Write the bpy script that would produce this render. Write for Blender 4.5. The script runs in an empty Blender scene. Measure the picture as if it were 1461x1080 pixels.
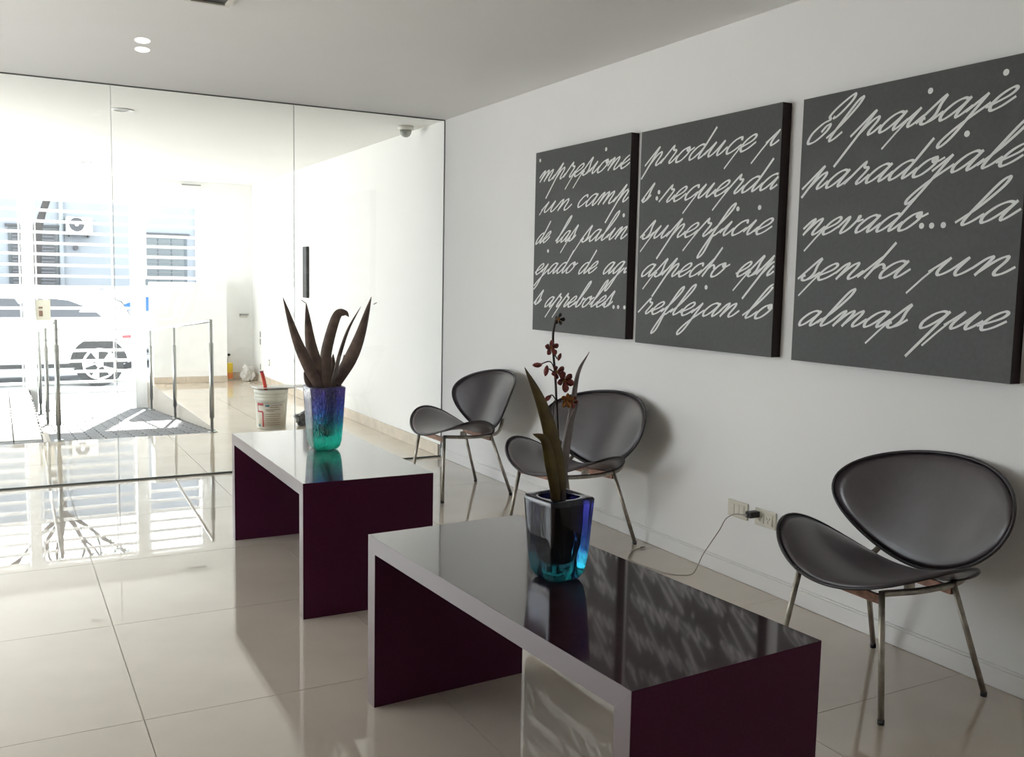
import bpy, bmesh, math, random
from mathutils import Vector, Matrix, noise
random.seed(7)
C = bpy.context.scene.collection
sc = bpy.context.scene
PI = math.pi

# ------------------------------------------------------------------ camera, world, sun, exposure
CAM_H = 1.2868
F_PX, YAW, PITCH, ROLL = 1349.77, 0.49861, 0.101922, 0.019754
def camera():
    cy, sy, cp, sp = math.cos(YAW), math.sin(YAW), math.cos(PITCH), math.sin(PITCH)
    fwd = Vector((sy*cp, cy*cp, -sp)); right = Vector((cy, -sy, 0)); up = right.cross(fwd)
    c, s = math.cos(ROLL), math.sin(ROLL)
    r = c*right + s*up; u = -s*right + c*up
    cd = bpy.data.cameras.new('camera'); o = bpy.data.objects.new('camera', cd); C.objects.link(o)
    m = Matrix((r, u, -fwd)).transposed().to_4x4(); m.translation = Vector((0, 0, CAM_H))
    o.matrix_world = m
    cd.sensor_width = 36; cd.lens = 36*F_PX/1461; cd.clip_start = .05; cd.clip_end = 200
    sc.camera = o
camera()

SKY = 2.1
w = bpy.data.worlds.new('sky'); sc.world = w; w.use_nodes = True
nt = w.node_tree; bg = nt.nodes['Background']
bg.inputs['Color'].default_value = (.86, .93, 1.0, 1); bg.inputs['Strength'].default_value = SKY

SUN_DIR = Vector((-.235, -1, -.62)).normalized()
sd = bpy.data.lights.new('sun', 'SUN'); sd.energy = 6.5; sd.angle = .0093; sd.color = (1, .96, .9)
so = bpy.data.objects.new('sun', sd); C.objects.link(so)
so.rotation_euler = SUN_DIR.to_track_quat('-Z', 'Y').to_euler(); so.location = (4, 18, 9)

sc.view_settings.view_transform = 'Standard'; sc.view_settings.look = 'None'
sc.view_settings.gamma = 1; sc.view_settings.use_curve_mapping = False
sc.view_settings.exposure = 1.86
cy_ = sc.cycles
cy_.use_denoising = True
cy_.max_bounces = 14; cy_.diffuse_bounces = 8; cy_.glossy_bounces = 6
cy_.transmission_bounces = 12; cy_.transparent_max_bounces = 24
cy_.sample_clamp_indirect = 6; cy_.caustics_refractive = False; cy_.caustics_reflective = False
cy_.blur_glossy = .1

# ------------------------------------------------------------------ materials
def mat(name, col, rough=.5, metal=0, spec=.5, coat=0, cr=.04, var=0, vscale=8, bump=0, bscale=60, trans=0, emit=None, es=0, ior=1.5):
    m = bpy.data.materials.new(name); m.use_nodes = True
    t = m.node_tree; b = t.nodes['Principled BSDF']
    b.inputs['Base Color'].default_value = (*col, 1); b.inputs['Roughness'].default_value = rough
    b.inputs['Metallic'].default_value = metal; b.inputs['Specular IOR Level'].default_value = spec
    b.inputs['Coat Weight'].default_value = coat; b.inputs['Coat Roughness'].default_value = cr
    b.inputs['Transmission Weight'].default_value = trans; b.inputs['IOR'].default_value = ior
    if emit: b.inputs['Emission Color'].default_value = (*emit, 1); b.inputs['Emission Strength'].default_value = es
    tc = t.nodes.new('ShaderNodeTexCoord')
    if var:
        n = t.nodes.new('ShaderNodeTexNoise'); n.inputs['Scale'].default_value = vscale; n.inputs['Detail'].default_value = 5
        t.links.new(tc.outputs['Object'], n.inputs['Vector'])
        r = t.nodes.new('ShaderNodeValToRGB')
        r.color_ramp.elements[0].position = .3; r.color_ramp.elements[1].position = .7
        r.color_ramp.elements[0].color = tuple(max(0, c*(1-var)) for c in col)+(1,)
        r.color_ramp.elements[1].color = tuple(min(1, c*(1+var)) for c in col)+(1,)
        t.links.new(n.outputs['Fac'], r.inputs['Fac']); t.links.new(r.outputs['Color'], b.inputs['Base Color'])
    if bump:
        n = t.nodes.new('ShaderNodeTexNoise'); n.inputs['Scale'].default_value = bscale; n.inputs['Detail'].default_value = 3
        t.links.new(tc.outputs['Object'], n.inputs['Vector'])
        bp = t.nodes.new('ShaderNodeBump'); bp.inputs['Strength'].default_value = bump; bp.inputs['Distance'].default_value = .004
        t.links.new(n.outputs['Fac'], bp.inputs['Height']); t.links.new(bp.outputs['Normal'], b.inputs['Normal'])
    return m
M = dict(
    wall=mat('wall_paint', (.80, .795, .785), .75, spec=.2, var=.012, vscale=2, bump=.04),
    ceil=mat('ceiling_paint', (.81, .805, .79), .7, spec=.25, var=.01, vscale=2),
    outwall=mat('facade_paint', (.86, .86, .85), .7, spec=.2, var=.02),
    grout=mat('grout', (.40, .36, .31), .7),
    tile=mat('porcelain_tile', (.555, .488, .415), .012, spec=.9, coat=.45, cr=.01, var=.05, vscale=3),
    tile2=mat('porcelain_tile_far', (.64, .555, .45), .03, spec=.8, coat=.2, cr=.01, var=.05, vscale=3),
    stone=mat('beige_stone', (.58, .50, .41), .35, var=.1, vscale=9),
    base=mat('baseboard_paint', (.76, .75, .74), .45, spec=.4),
    wenge=mat('dark_wenge_laminate', (.028, .007, .014), .12, spec=.25, coat=1.0, cr=.05, var=.35, vscale=40),
    wengeside=mat('dark_wenge_face', (.066, .010, .036), .45, spec=.15, var=.15, vscale=180),
    edge=mat('table_edge_sheen', (.115, .080, .078), .3, spec=.6),  # lighter colour paints the bright side reflection onto the table edges
    canvas=mat('charcoal_canvas', (.052, .054, .052), .5, spec=.35, var=.12, vscale=60, bump=.25, bscale=500),
    frame=mat('dark_canvas_side', (.016, .007, .008), .6, spec=.3),
    script=mat('white_script_paint', (.74, .75, .74), .6, spec=.3),
    leather=mat('dark_leather', (.032, .022, .027), .36, spec=.8, coat=.25, cr=.30, var=.15, vscale=30, bump=.12, bscale=350),
    piping=mat('black_piping', (.024, .018, .021), .4, spec=.5),
    chrome=mat('worn_chrome', (.36, .33, .28), .42, metal=.85, var=.3, vscale=25),
    rust=mat('rusty_bar', (.24, .13, .09), .4, metal=.6, var=.4, vscale=30),
    rubber=mat('black_rubber', (.01, .01, .01), .6),
    steel=mat('brushed_steel', (.40, .41, .40), .3, metal=1),
    steellight=mat('polished_steel', (.85, .86, .86), .2, metal=1),
    plastic=mat('white_plastic', (.66, .64, .58), .35),
    outlet=mat('ivory_plastic', (.62, .59, .50), .4),
    black=mat('black_plastic', (.012, .012, .013), .35),
    cable=mat('grey_cable', (.25, .23, .20), .5),
    seal=mat('dark_seal', (.09, .10, .09), .4),
    sealclear=mat('clear_seal', (.62, .66, .64), .3),
    white=mat('white_metal', (.88, .88, .88), .4),
    sunstone=mat('pale_pavement', (.66, .64, .60), .6, var=.06),
    cobble=mat('grey_cobble', (.16, .16, .17), .6, var=.45, vscale=14, bump=.4, bscale=40),
    mortar=mat('cobble_mortar', (.03, .03, .033), .8),
    asphalt=mat('street', (.45, .45, .45), .8, var=.1),
    building=mat('pale_blue_render', (.20, .213, .228), .8, var=.04, vscale=2),
    shutter=mat('grey_shutter', (.04, .04, .043), .6),
    shutterglass=mat('shutter_glass', (.04, .05, .055), .15),
    carpaint=mat('white_car_paint', (.75, .76, .77), .25, coat=.6),
    carpaint2=mat('silver_car_paint', (.60, .62, .65), .25, coat=.6),
    carglass=mat('car_glass', (.05, .052, .058), .3, spec=.25),
    blueglass=mat('blue_tinted_glass', (.02, .07, .18), .3, spec=.2),
    tyre=mat('tyre', (.03, .03, .03), .8),
    rim=mat('alloy_rim', (.55, .55, .56), .3, metal=.8),
    red=mat('red_lens', (.6, .02, .03), .2),
    redplastic=mat('red_plastic', (.62, .04, .02), .35),
    bark=mat('bark', (.03, .026, .024), .85, var=.3, vscale=8),
    leafgreen=mat('tree_leaf', (.09, .13, .06), .6),
    bucket=mat('bucket_plastic', (.58, .57, .50), .35),
    lab=mat('label_paper', (.55, .50, .42), .5),
    labred=mat('label_red', (.42, .06, .07), .5),
    labblue=mat('label_blue', (.03, .12, .14), .5),
    labink=mat('label_ink', (.20, .15, .12), .5),
    yellow=mat('yellow_label', (.85, .60, .03), .4),
    orange=mat('orange_label', (.80, .25, .06), .4),
    bag=mat('pale_plastic_bag', (.50, .48, .45), .3, spec=.5),
    darkbag=mat('dark_plastic_bag', (.05, .055, .055), .3, spec=.6),
    leafA=mat('brown_purple_leaf', (.15, .105, .085), .5, var=.35, vscale=25),
    leafB=mat('olive_brown_leaf', (.095, .068, .018), .5, var=.45, vscale=22),
    leafC=mat('silver_grey_leaf', (.20, .175, .17), .4, var=.35, vscale=30),
    stem=mat('dark_stem', (.035, .022, .02), .6),
    petal=mat('dark_red_petal', (.20, .035, .032), .5, var=.4, vscale=90),
    petalo=mat('orange_petal', (.32, .12, .02), .5, var=.3, vscale=90),
    glow_oval=mat('glowing_oval', (.8, .8, .8), .4, emit=(1, .98, .94), es=.32),  # emissive colour of the two ceiling ovals
    domeglass=mat('smoked_dome', (.33, .34, .31), .1),
    grey2=mat('louvre_grey', (.11, .11, .115), .6),
    grey=mat('mid_grey', (.30, .30, .29), .5),
)
def pane_material():
    m = bpy.data.materials.new('clear_glass_pane'); m.use_nodes = True; t = m.node_tree
    for n in list(t.nodes): t.nodes.remove(n)
    out = t.nodes.new('ShaderNodeOutputMaterial'); mx = t.nodes.new('ShaderNodeMixShader')
    tr = t.nodes.new('ShaderNodeBsdfTransparent'); gl = t.nodes.new('ShaderNodeBsdfGlossy'); fr = t.nodes.new('ShaderNodeFresnel')
    tr.inputs['Color'].default_value = (.975, .99, .982, 1); gl.inputs['Roughness'].default_value = .0
    fr.inputs['IOR'].default_value = 1.45
    t.links.new(fr.outputs['Fac'], mx.inputs['Fac']); t.links.new(tr.outputs[0], mx.inputs[1]); t.links.new(gl.outputs[0], mx.inputs[2])
    t.links.new(mx.outputs[0], out.inputs['Surface']); return m
M['pane'] = pane_material()
def vase_material(name, stops, h, mixn, bump):
    m = bpy.data.materials.new(name); m.use_nodes = True; t = m.node_tree; b = t.nodes['Principled BSDF']
    b.inputs['Transmission Weight'].default_value = 1; b.inputs['Roughness'].default_value = .03; b.inputs['IOR'].default_value = 1.48
    tc = t.nodes.new('ShaderNodeTexCoord'); sx = t.nodes.new('ShaderNodeSeparateXYZ'); t.links.new(tc.outputs['Object'], sx.inputs[0])
    dv = t.nodes.new('ShaderNodeMath'); dv.operation = 'DIVIDE'; dv.inputs[1].default_value = h; t.links.new(sx.outputs['Z'], dv.inputs[0])
    n = t.nodes.new('ShaderNodeTexNoise'); mp = t.nodes.new('ShaderNodeMapping'); mp.inputs['Scale'].default_value = (38, 38, 7)
    t.links.new(tc.outputs['Object'], mp.inputs[0]); t.links.new(mp.outputs[0], n.inputs['Vector']); n.inputs['Detail'].default_value = 2
    ad = t.nodes.new('ShaderNodeMath'); ad.operation = 'MULTIPLY_ADD'; ad.inputs[1].default_value = mixn; ad2 = t.nodes.new('ShaderNodeMath'); ad2.operation = 'SUBTRACT'; ad2.inputs[1].default_value = mixn/2; t.links.new(ad.outputs[0], ad2.inputs[0])
    t.links.new(n.outputs['Fac'], ad.inputs[0]); t.links.new(dv.outputs[0], ad.inputs[2])
    r = t.nodes.new('ShaderNodeValToRGB')
    while len(r.color_ramp.elements) < len(stops): r.color_ramp.elements.new(.5)
    for e, (p, c) in zip(r.color_ramp.elements, stops): e.position = p; e.color = (*c, 1)
    t.links.new(ad2.outputs[0], r.inputs['Fac']); t.links.new(r.outputs['Color'], b.inputs['Base Color'])
    bp = t.nodes.new('ShaderNodeBump'); bp.inputs['Strength'].default_value = min(1, bump*.5); bp.inputs['Distance'].default_value = .012*bump
    t.links.new(n.outputs['Fac'], bp.inputs['Height']); t.links.new(bp.outputs['Normal'], b.inputs['Normal'])
    return m
M['vaseA'] = vase_material('teal_blue_glass', [(.0, (.012, .36, .22)), (.30, (.012, .30, .25)), (.42, (.015, .18, .28)), (.62, (.03, .05, .26)), (1, (.06, .03, .16))], .287, .6, 1.5)
M['vaseB'] = vase_material('navy_teal_glass', [(.0, (.008, .22, .24)), (.20, (.008, .09, .13)), (.36, (.005, .015, .06)), (.7, (.004, .005, .04)), (1, (.008, .008, .055))], .217, .7, .12)

# ------------------------------------------------------------------ mesh helpers
class MB:
    def __init__(s): s.v = []; s.f = []; s.sm = []
    def add(s, vs, fs, smooth=False):
        k = len(s.v); s.v += [tuple(v) for v in vs]; s.f += [tuple(i+k for i in f) for f in fs]; s.sm += [smooth]*len(fs); return s
    def box(s, x0, x1, y0, y1, z0, z1):
        vs = [(x, y, z) for x in (x0, x1) for y in (y0, y1) for z in (z0, z1)]
        return s.add(vs, [(0, 1, 3, 2), (4, 6, 7, 5), (0, 4, 5, 1), (2, 3, 7, 6), (0, 2, 6, 4), (1, 5, 7, 3)])
    def loft(s, rings, cap=True, smooth=True, closed=True):
        n = len(rings[0]); vs = [p for r in rings for p in r]; fs = []
        for i in range(len(rings)-1):
            for j in range(n if closed else n-1):
                a, b = i*n+j, i*n+(j+1) % n; fs.append((a, b, b+n, a+n))
        s.add(vs, fs, smooth)
        if cap:
            k = len(s.v)-len(vs)
            s.f.append(tuple(k+j for j in reversed(range(n)))); s.sm.append(False)
            s.f.append(tuple(k+(len(rings)-1)*n+j for j in range(n))); s.sm.append(False)
        return s
    def tube(s, pts, r, n=10, cap=True):
        pts = [Vector(p) for p in pts]; rings = []; up = None
        for i, p in enumerate(pts):
            t = (pts[min(i+1, len(pts)-1)]-pts[max(i-1, 0)]).normalized()
            if up is None: up = Vector((0, 0, 1)) if abs(t.z) < .9 else Vector((0, 1, 0))
            u = t.cross(up).normalized(); vv = u.cross(t).normalized(); up = vv
            rr = r[i] if isinstance(r, (list, tuple)) else r
            rings.append([p+rr*(math.cos(2*PI*k/n)*u+math.sin(2*PI*k/n)*vv) for k in range(n)])
        return s.loft(rings, cap)
    def cyl(s, p, r0, r1, h, n=24, cap=True):
        x, y, z = p
        return s.loft([[(x+r*math.cos(2*PI*k/n), y+r*math.sin(2*PI*k/n), zz) for k in range(n)] for r, zz in ((r0, z), (r1, z+h))], cap)
    def lathe(s, prof, n=32, o=(0, 0, 0)):
        return s.loft([[(o[0]+r*math.cos(2*PI*k/n), o[1]+r*math.sin(2*PI*k/n), o[2]+z) for k in range(n)] for r, z in prof])
    def prism(s, poly, a, b):            # poly of (x,z), extruded along y
        n = len(poly); vs = [(x, a, z) for x, z in poly]+[(x, b, z) for x, z in poly]
        return s.add(vs, [tuple(range(n)), tuple(range(2*n-1, n-1, -1))]+[(j, j+n, (j+1) % n+n, (j+1) % n) for j in range(n)])
    def mesh(s, name, m):
        me = bpy.data.meshes.new(name); me.from_pydata(s.v, [], s.f); me.materials.append(m)
        bm = bmesh.new(); bm.from_mesh(me); bmesh.ops.recalc_face_normals(bm, faces=bm.faces); bm.to_mesh(me); bm.free()
        for p, q in zip(me.polygons, s.sm): p.use_smooth = q
        me.update(); return me
    def obj(s, name, m, parent=None, bevel=0):
        me = s.mesh(name, m)
        return link(name, me, parent, bevel)
def link(name, me, parent=None, bevel=0, loc=None):
    o = bpy.data.objects.new(name, me); C.objects.link(o)
    if parent: o.parent = parent
    if loc: o.location = loc
    if bevel:
        b = o.modifiers.new('bevel', 'BEVEL'); b.width = bevel; b.segments = 2; b.limit_method = 'ANGLE'
    return o
def box(name, x0, x1, y0, y1, z0, z1, m, parent=None, bevel=0):
    return MB().box(x0, x1, y0, y1, z0, z1).obj(name, m, parent, bevel)
def tag(o, label, cat, group=None):
    o['label'] = label; o['category'] = cat
    if group: o['group'] = group
    return o
def st(o): o['kind'] = 'structure'; return o
def thing(name, label, cat, loc=(0, 0, 0), rz=0, group=None):
    o = bpy.data.objects.new(name, None); C.objects.link(o); o.empty_display_size = .1
    o.location = loc; o.rotation_euler = (0, 0, rz); return tag(o, label, cat, group)
def root(name, loc=(0, 0, 0)):
    o = bpy.data.objects.new(name, None); C.objects.link(o); o.location = loc; o.empty_display_size = .1; return st(o)
def catmull(P, n=8):
    P = [Vector(p) for p in P]
    if len(P) < 3: return P
    Q = [2*P[0]-P[1]]+P+[2*P[-1]-P[-2]]; out = []
    for i in range(1, len(Q)-2):
        a, b, c, d = Q[i-1:i+3]
        for k in range(n):
            t = k/n; out.append(.5*((2*b)+(c-a)*t+(2*a-5*b+4*c-d)*t*t+(3*b-a-3*c+d)*t**3))
    out.append(P[-1]); return out

# ------------------------------------------------------------------ the room
W, H, G, FY = 2.832, 2.417, 6.265, 12.1      # right wall x, ceiling, glass wall y, street front y
XL, YB = -2.6, -1.6                          # left wall x, back wall y
EDGE = 7.95                                  # floor edge where the ramp starts
RX0, RX1 = .30, 1.575                        # ramp sides

floor = st(MB().box(XL, W, YB, EDGE, -.5, -.0022).box(RX1, W, EDGE, FY+.1, -.5, -.0022).obj('floor', M['grout']))
TS, GAP = .84, .0026
tx0, ty0 = .337, 3.65
full = MB().box(0, TS-GAP, 0, TS-GAP, -.0022, 0).mesh('tile', M['tile'])
fullf = MB().box(0, TS-GAP, 0, TS-GAP, -.0022, 0).mesh('tile', M['tile2'])
for i in range(-4, 4):
    for j in range(-7, 11):
        x0, y0 = tx0+i*TS+GAP/2, ty0+j*TS+GAP/2; x1, y1 = x0+TS-GAP, y0+TS-GAP
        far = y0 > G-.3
        a0, a1 = max(x0, XL+.002), min(x1, W-.002); b0, b1 = max(y0, YB+.002), min(y1, FY-.002)
        if a1-a0 < .03 or b1-b0 < .03: continue
        pieces = []
        if b1 <= EDGE: pieces = [(a0, a1, b0, b1)]
        elif b0 >= EDGE:
            if a1 > RX1+.03: pieces = [(max(a0, RX1), a1, b0, b1)]
        else:
            pieces = [(a0, a1, b0, EDGE)]
            if a1 > RX1+.03: pieces.append((max(a0, RX1), a1, EDGE, b1))
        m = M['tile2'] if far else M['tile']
        for p in pieces:
            if p == (x0, x1, y0, y1): link('tile', fullf if far else full, floor, loc=(x0, y0, 0))
            else: MB().box(*p, -.0022, 0).obj('tile', m, floor)

st(box('ceiling', XL-.2, W+.2, YB-.2, FY+.2, H, H+.2, M['ceil']))
st(box('wall_right', W, W+.2, YB-.2, FY+.2, -.5, H, M['wall']))
st(box('wall_back', XL-.2, W, YB-.2, YB, -.5, H, M['wall']))
# left wall with a wide opening onto a pale courtyard
LO0, LO1 = 3.5, 11.0
st(MB().box(XL-.2, XL, YB, LO0, -.5, H).box(XL-.2, XL, LO1, FY+.2, -.5, H).box(XL-.2, XL, LO0, LO1, 2.2, H).box(XL-.2, XL, LO0, LO1, -.5, 0).obj('wall_left', M['wall']))
st(MB().box(-9, XL-.2, -4, 22, -.5, -.02).obj('courtyard_ground', M['sunstone']))
st(box('courtyard_wall', -9.2, -9, -4, 22, -.5, 1.8, M['outwall']))

# street front: beam, columns, right pier
st(MB().box(XL, W, FY, FY+.22, 2.15, H).obj('wall_front', M['outwall']))
st(MB().box(.258, .378, FY, FY+.16, -.32, 2.15).obj('column', M['outwall']))
st(MB().box(1.433, 1.565, FY, FY+.16, -.32, 2.15).obj('column', M['outwall']))
st(MB().box(2.25, W, FY, FY+.22, -.3, 2.15).obj('wall_front', M['outwall']))
st(MB().box(XL, .258, FY, FY+.16, -.32, -.16).obj('threshold', M['outwall']))

def grille(name, label, x0, x1, z0, z1, stiles=()):
    t = thing(name, label, 'security grille', (x0, FY+.05, z0), 0, None)
    n = int((z1-z0)/.124); me = MB().box(0, x1-x0, 0, .02, 0, .034).mesh('slat', M['white'])
    for k in range(n+1):
        link('slat', me, t, loc=(0, 0, (z1-z0)-.034-k*.124-.01))
    for x in stiles: MB().box(x-x0-.008, x-x0+.008, .021, .03, 0, z1-z0).obj('stile', M['white'], t)
    return t
g = grille('slatted_gate', 'white slatted metal gate in the middle bay of the street front, between both columns', .385, 1.427, -.2, 2.145, (.40, 1.207, 1.41))
lb = MB().box(.0, .15, -.02, -.001, .94, 1.175).obj('lock_box', M['outlet'], g)
lb['label'] = 'beige lock plate with brown buttons'
BR = mat('brown_button', (.2, .12, .08), .5)
MB().box(.03, .07, -.024, -.0205, .985, 1.05).obj('keypad', BR, g)
MB().box(.028, .07, -.024, -.0205, 1.075, 1.095).obj('name_slot', BR, g)
grille('slatted_grille', 'white horizontal slats in the left bay, left of the gate, at the photo edge', XL+.02, .25, -.15, 2.145, (XL+.05, -1.2, .235))
grille('slatted_grille', 'white horizontal slats in the right bay, above the low white wall', 1.57, 2.19, 1.235, 2.145, (1.585, 2.17))
st(box('trim_1', 2.192, 2.249, FY+.01, FY+.12, 1.2, 2.149, M['white']))
st(box('wall_low', 1.60, 2.45, 11.80, FY-.002, 0, 1.20, M['outwall']))
lowb = root('baseboard_low_wall', (1.60, 11.78, 0))
for k in range(3):
    a = [0, .36, .62, .85]; box('stone', a[k]+.001, a[k+1]-.001, 0, .019, 0.001, .075, M['stone'], lowb)
bb = root('baseboard_front', (2.452, FY-.015, 0))
box('stone', 0, W-2.452-.02, 0, .0145, .001, .085, M['stone'], bb)
bb = root('baseboard_far', (W-.016, 0, 0))
y = G+.03
while y < FY-.05:
    y1 = min(y+.6, FY-.02); box('stone', 0, .0155, y+.001, y1-.001, .001, .085, M['stone'], bb); y = y1
st(MB().box(W-.013, W-.0005, YB+.01, G-.02, .001, .066).box(W-.009, W-.0005, YB+.01, G-.02, .066, .075).obj('baseboard_right', M['base'], bevel=.002))

# ------------------------------------------------------------------ glass wall
gw = root('window_1', (0, G, 0))
seams = [XL, -1.588+.04, -.477, .634, 1.745, W]
for a, b in zip(seams, seams[1:]):
    box('glass_pane', a+.003, b-.003, -.004, .004, .009, H-.007, M['pane'], gw)
for x in seams[1:-1]: box('clear_joint', x-.0017, x+.0017, -.004, .004, .009, H-.007, M['sealclear'], gw)
box('bottom_channel', XL+.002, W-.002, -.006, .006, .0005, .009, M['seal'], gw)
box('top_channel', XL+.002, W-.002, -.005, .005, H-.007, H-.0005, M['seal'], gw)
box('side_channel', W-.006, W-.0005, -.005, .005, .0095, H-.0075, M['seal'], gw)

# ------------------------------------------------------------------ ramp and paving outside the platform
RL = 4.15; SL = .0755
ramp = st(MB().add([(RX0, EDGE, -.5), (RX1, EDGE, -.5), (RX1, EDGE+RL, -.5), (RX0, EDGE+RL, -.5), (RX0, EDGE, -.012), (RX1, EDGE, -.012), (RX1, EDGE+RL, -.012-SL*RL), (RX0, EDGE+RL, -.012-SL*RL)],
    [(0, 1, 2, 3), (4, 7, 6, 5), (0, 4, 5, 1), (1, 5, 6, 2), (2, 6, 7, 3), (3, 7, 4, 0)]).obj('ramp', M['mortar']))
bl, bw = .208, .1
cob = MB().box(.005, bl-.005, .006, bw-.006, 0, .011).mesh('cobble', M['cobble'])
for j in range(41):
    off = (bl/2 if j % 2 else 0); xs = RX0+.005-off
    while xs < RX1-.02:
        a, b = max(xs, RX0+.005), min(xs+bl, RX1-.003); y0 = EDGE+.004+j*bw*1.002
        if b-a > .03:
            if b-a > bl-.004: o = link('cobble', cob, ramp, loc=(a, y0, -.0118-SL*(y0-EDGE)))
            else: o = MB().box(.005, b-a-.005, .006, bw-.006, 0, .011).obj('cobble', M['cobble'], ramp); o.location = (a, y0, -.0118-SL*(y0-EDGE))
            o.rotation_euler = (-math.atan(SL), 0, 0)
        xs += bl
# pale terrace left of the ramp: a cobble band, then pale slabs
ter = st(box('terrace', XL, RX0-.001, EDGE+.001, FY-.001, -.5, -.062, M['mortar']))
for j in range(4):
    for k in range(14):
        b = RX0-.012-k*.208
        link('cobble', cob, ter, loc=(b-.208, EDGE+.01+j*.105, -.0618))
for i, (x0, x1) in enumerate([(-2.58, -1.8), (-1.8, -1.0), (-1.0, -.35), (-.35, .08), (.08, .285)]):
    ys = [8.38, 10.1, 11.0, FY-.01] if i < 3 else [8.38, 9.35, 10.9, FY-.01]
    for a, b in zip(ys, ys[1:]):
        box('paving_slab', x0+.004, x1-.004, a+.004, b-.004, -.0618, -.045, M['sunstone'], ter)
st(MB().add([(RX0-.012, EDGE+.005, -.06), (RX0+.05, EDGE+.005, -.06), (RX0+.05, EDGE+.7, -.06), (RX0-.012, EDGE+.7, -.06), (RX0, EDGE+.02, .0), (RX0+.03, EDGE+.02, .0), (RX0+.03, EDGE+.69, -.03), (RX0, EDGE+.69, -.03)],
    [(0, 1, 2, 3), (4, 7, 6, 5), (0, 4, 5, 1), (1, 5, 6, 2), (2, 6, 7, 3), (3, 7, 4, 0)]).obj('kerb', M['grout']))
st(box('sidewalk', -12, 14, FY+.23, 14.35, -.6, -.33, M['sunstone']))
st(box('street', -14, 16, 14.36, 20.99, -.7, -.385, M['asphalt']))

# ------------------------------------------------------------------ handrails
def handrail(x, label):
    t = thing('handrail', label, 'handrail', (x, EDGE+.03, 0), 0, 'steel handrails along the ramp')
    pts = []
    for dy in (.0, 1.86, 3.53):
        zb = -SL*dy+.0; top = .92-SL*dy
        p = MB().cyl((0, dy, zb), .012, .012, top-zb, 14).obj('post', M['steel'], t)
        MB().cyl((0, dy, zb+.12), .0185, .0185, top-zb-.30, 16).obj('sleeve', M['steel'], p)
        MB().cyl((0, dy, zb-.004), .035, .035, .012, 18).obj('base_plate', M['steel'], p)
        pts.append((0, dy, top))
    MB().tube(pts, .013, 12).obj('top_rail', M['steellight'], t)
    return t
handrail(1.53, 'steel handrail on the right side of the ramp, beside the raised tiled floor')
handrail(.385, 'steel handrail on the left side of the ramp, in front of the white car')

# ------------------------------------------------------------------ ceiling fittings
def downlight(x, y, label):
    t = thing('ceiling_downlight', label, 'ceiling light', (x, y, H), 0)
    MB().lathe([(.052, -.0005), (.075, -.0005), (.078, -.005), (.072, -.009), (.056, -.008), (.052, -.0005)], 32).obj('trim_ring', M['white'], t)
    MB().lathe([(.001, -.004), (.03, -.007), (.050, -.0012)], 24).obj('lens', M['grey'], t)
    return t
t = thing('twin_ceiling_ovals', 'pair of glowing flat ovals on the ceiling in front of the glass wall', 'ceiling light', (.672, 5.13, H), -.125)  # glowing ovals put in for two bright spots on the ceiling
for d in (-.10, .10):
    o = MB().lathe([(.001, -.006), (.028, -.005), (.036, -.0008)], 28).obj('oval', M['glow_oval'], t); o.location = (0, d, 0); o.scale = (1, 1.7, 1)
downlight(.80, 7.175, 'round unlit ceiling light just behind the glass wall, nearer of the two')
downlight(.824, 10.734, 'small round ceiling light close to the street front, farther of the two')
t = thing('square_downlight', 'dark square recessed ceiling spotlight cut by the top edge of the photo', 'ceiling light', (.80, 4.085, H))
fr = MB()
for a in ((-.09, .09, -.09, -.07), (-.09, .09, .07, .09), (-.09, -.07, -.07, .07), (.07, .09, -.07, .07)): fr.box(*a, -.014, -.0005)
fr.obj('trim_frame', M['plastic'], t); MB().box(-.07, .07, -.07, .07, -.006, -.0005).obj('recess', M['black'], t)
t = thing('surveillance_camera', 'small pale dome surveillance camera on the ceiling behind the glass, near the right wall', 'camera', (2.70, 6.68, H))
MB().lathe([(.0, -.0005), (.058, -.0005), (.058, -.02), (.045, -.03), (.001, -.03)], 28).obj('mount', M['plastic'], t)
MB().lathe([(.044, -.0305), (.040, -.055), (.028, -.072), (.012, -.080), (.001, -.082)], 28).obj('dome', M['domeglass'], t)
tag(box('door_sensor', 2.00, 2.22, FY-.02, FY-.001, 2.370, 2.383, M['grey']), 'thin grey sensor strip at the top of the street front, above the right bay', 'sensor')

# fittings on the far right wall
tag(box('entry_panel', W-.03, W-.001, 9.61, 9.75, 1.08, 1.605, M['black'], bevel=.003), 'tall narrow black panel on the white wall behind the glass, above the vase leaves', 'panel')
t = thing('cabinet_door', 'flush white utility door low on the far right wall, with two grey hinges', 'door', (W-.006, 11.0, .10))
MB().box(0, .0055, .0, .66, 0, .94).obj('leaf', M['outwall'], t)
for z in (.05, .36, .45): MB().box(-.008, -.0005, .645, .67, z, z+.07).obj('hinge', M['grey'], t)
t = thing('wall_switch', 'small grey switch plate low on the far right wall behind the glass', 'switch', (W-.008, 11.24, .27))
MB().box(0, .0075, -.035, .035, -.04, .04).obj('plate', M['grey'], t, .002); MB().box(-.003, -.0002, -.016, .016, -.02, .02).obj('rocker', M['plastic'], t)
t = thing('wall_bracket', 'small pale bracket on the far end wall, high above the plastic bag', 'bracket', (2.72, FY-.03, .80))
MB().box(-.05, .05, -.03, .029, 0, .018).obj('shelf', M['grey'], t); MB().box(-.05, .05, .02, .029, -.03, -.0005).obj('back_plate', M['plastic'], t)

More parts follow.
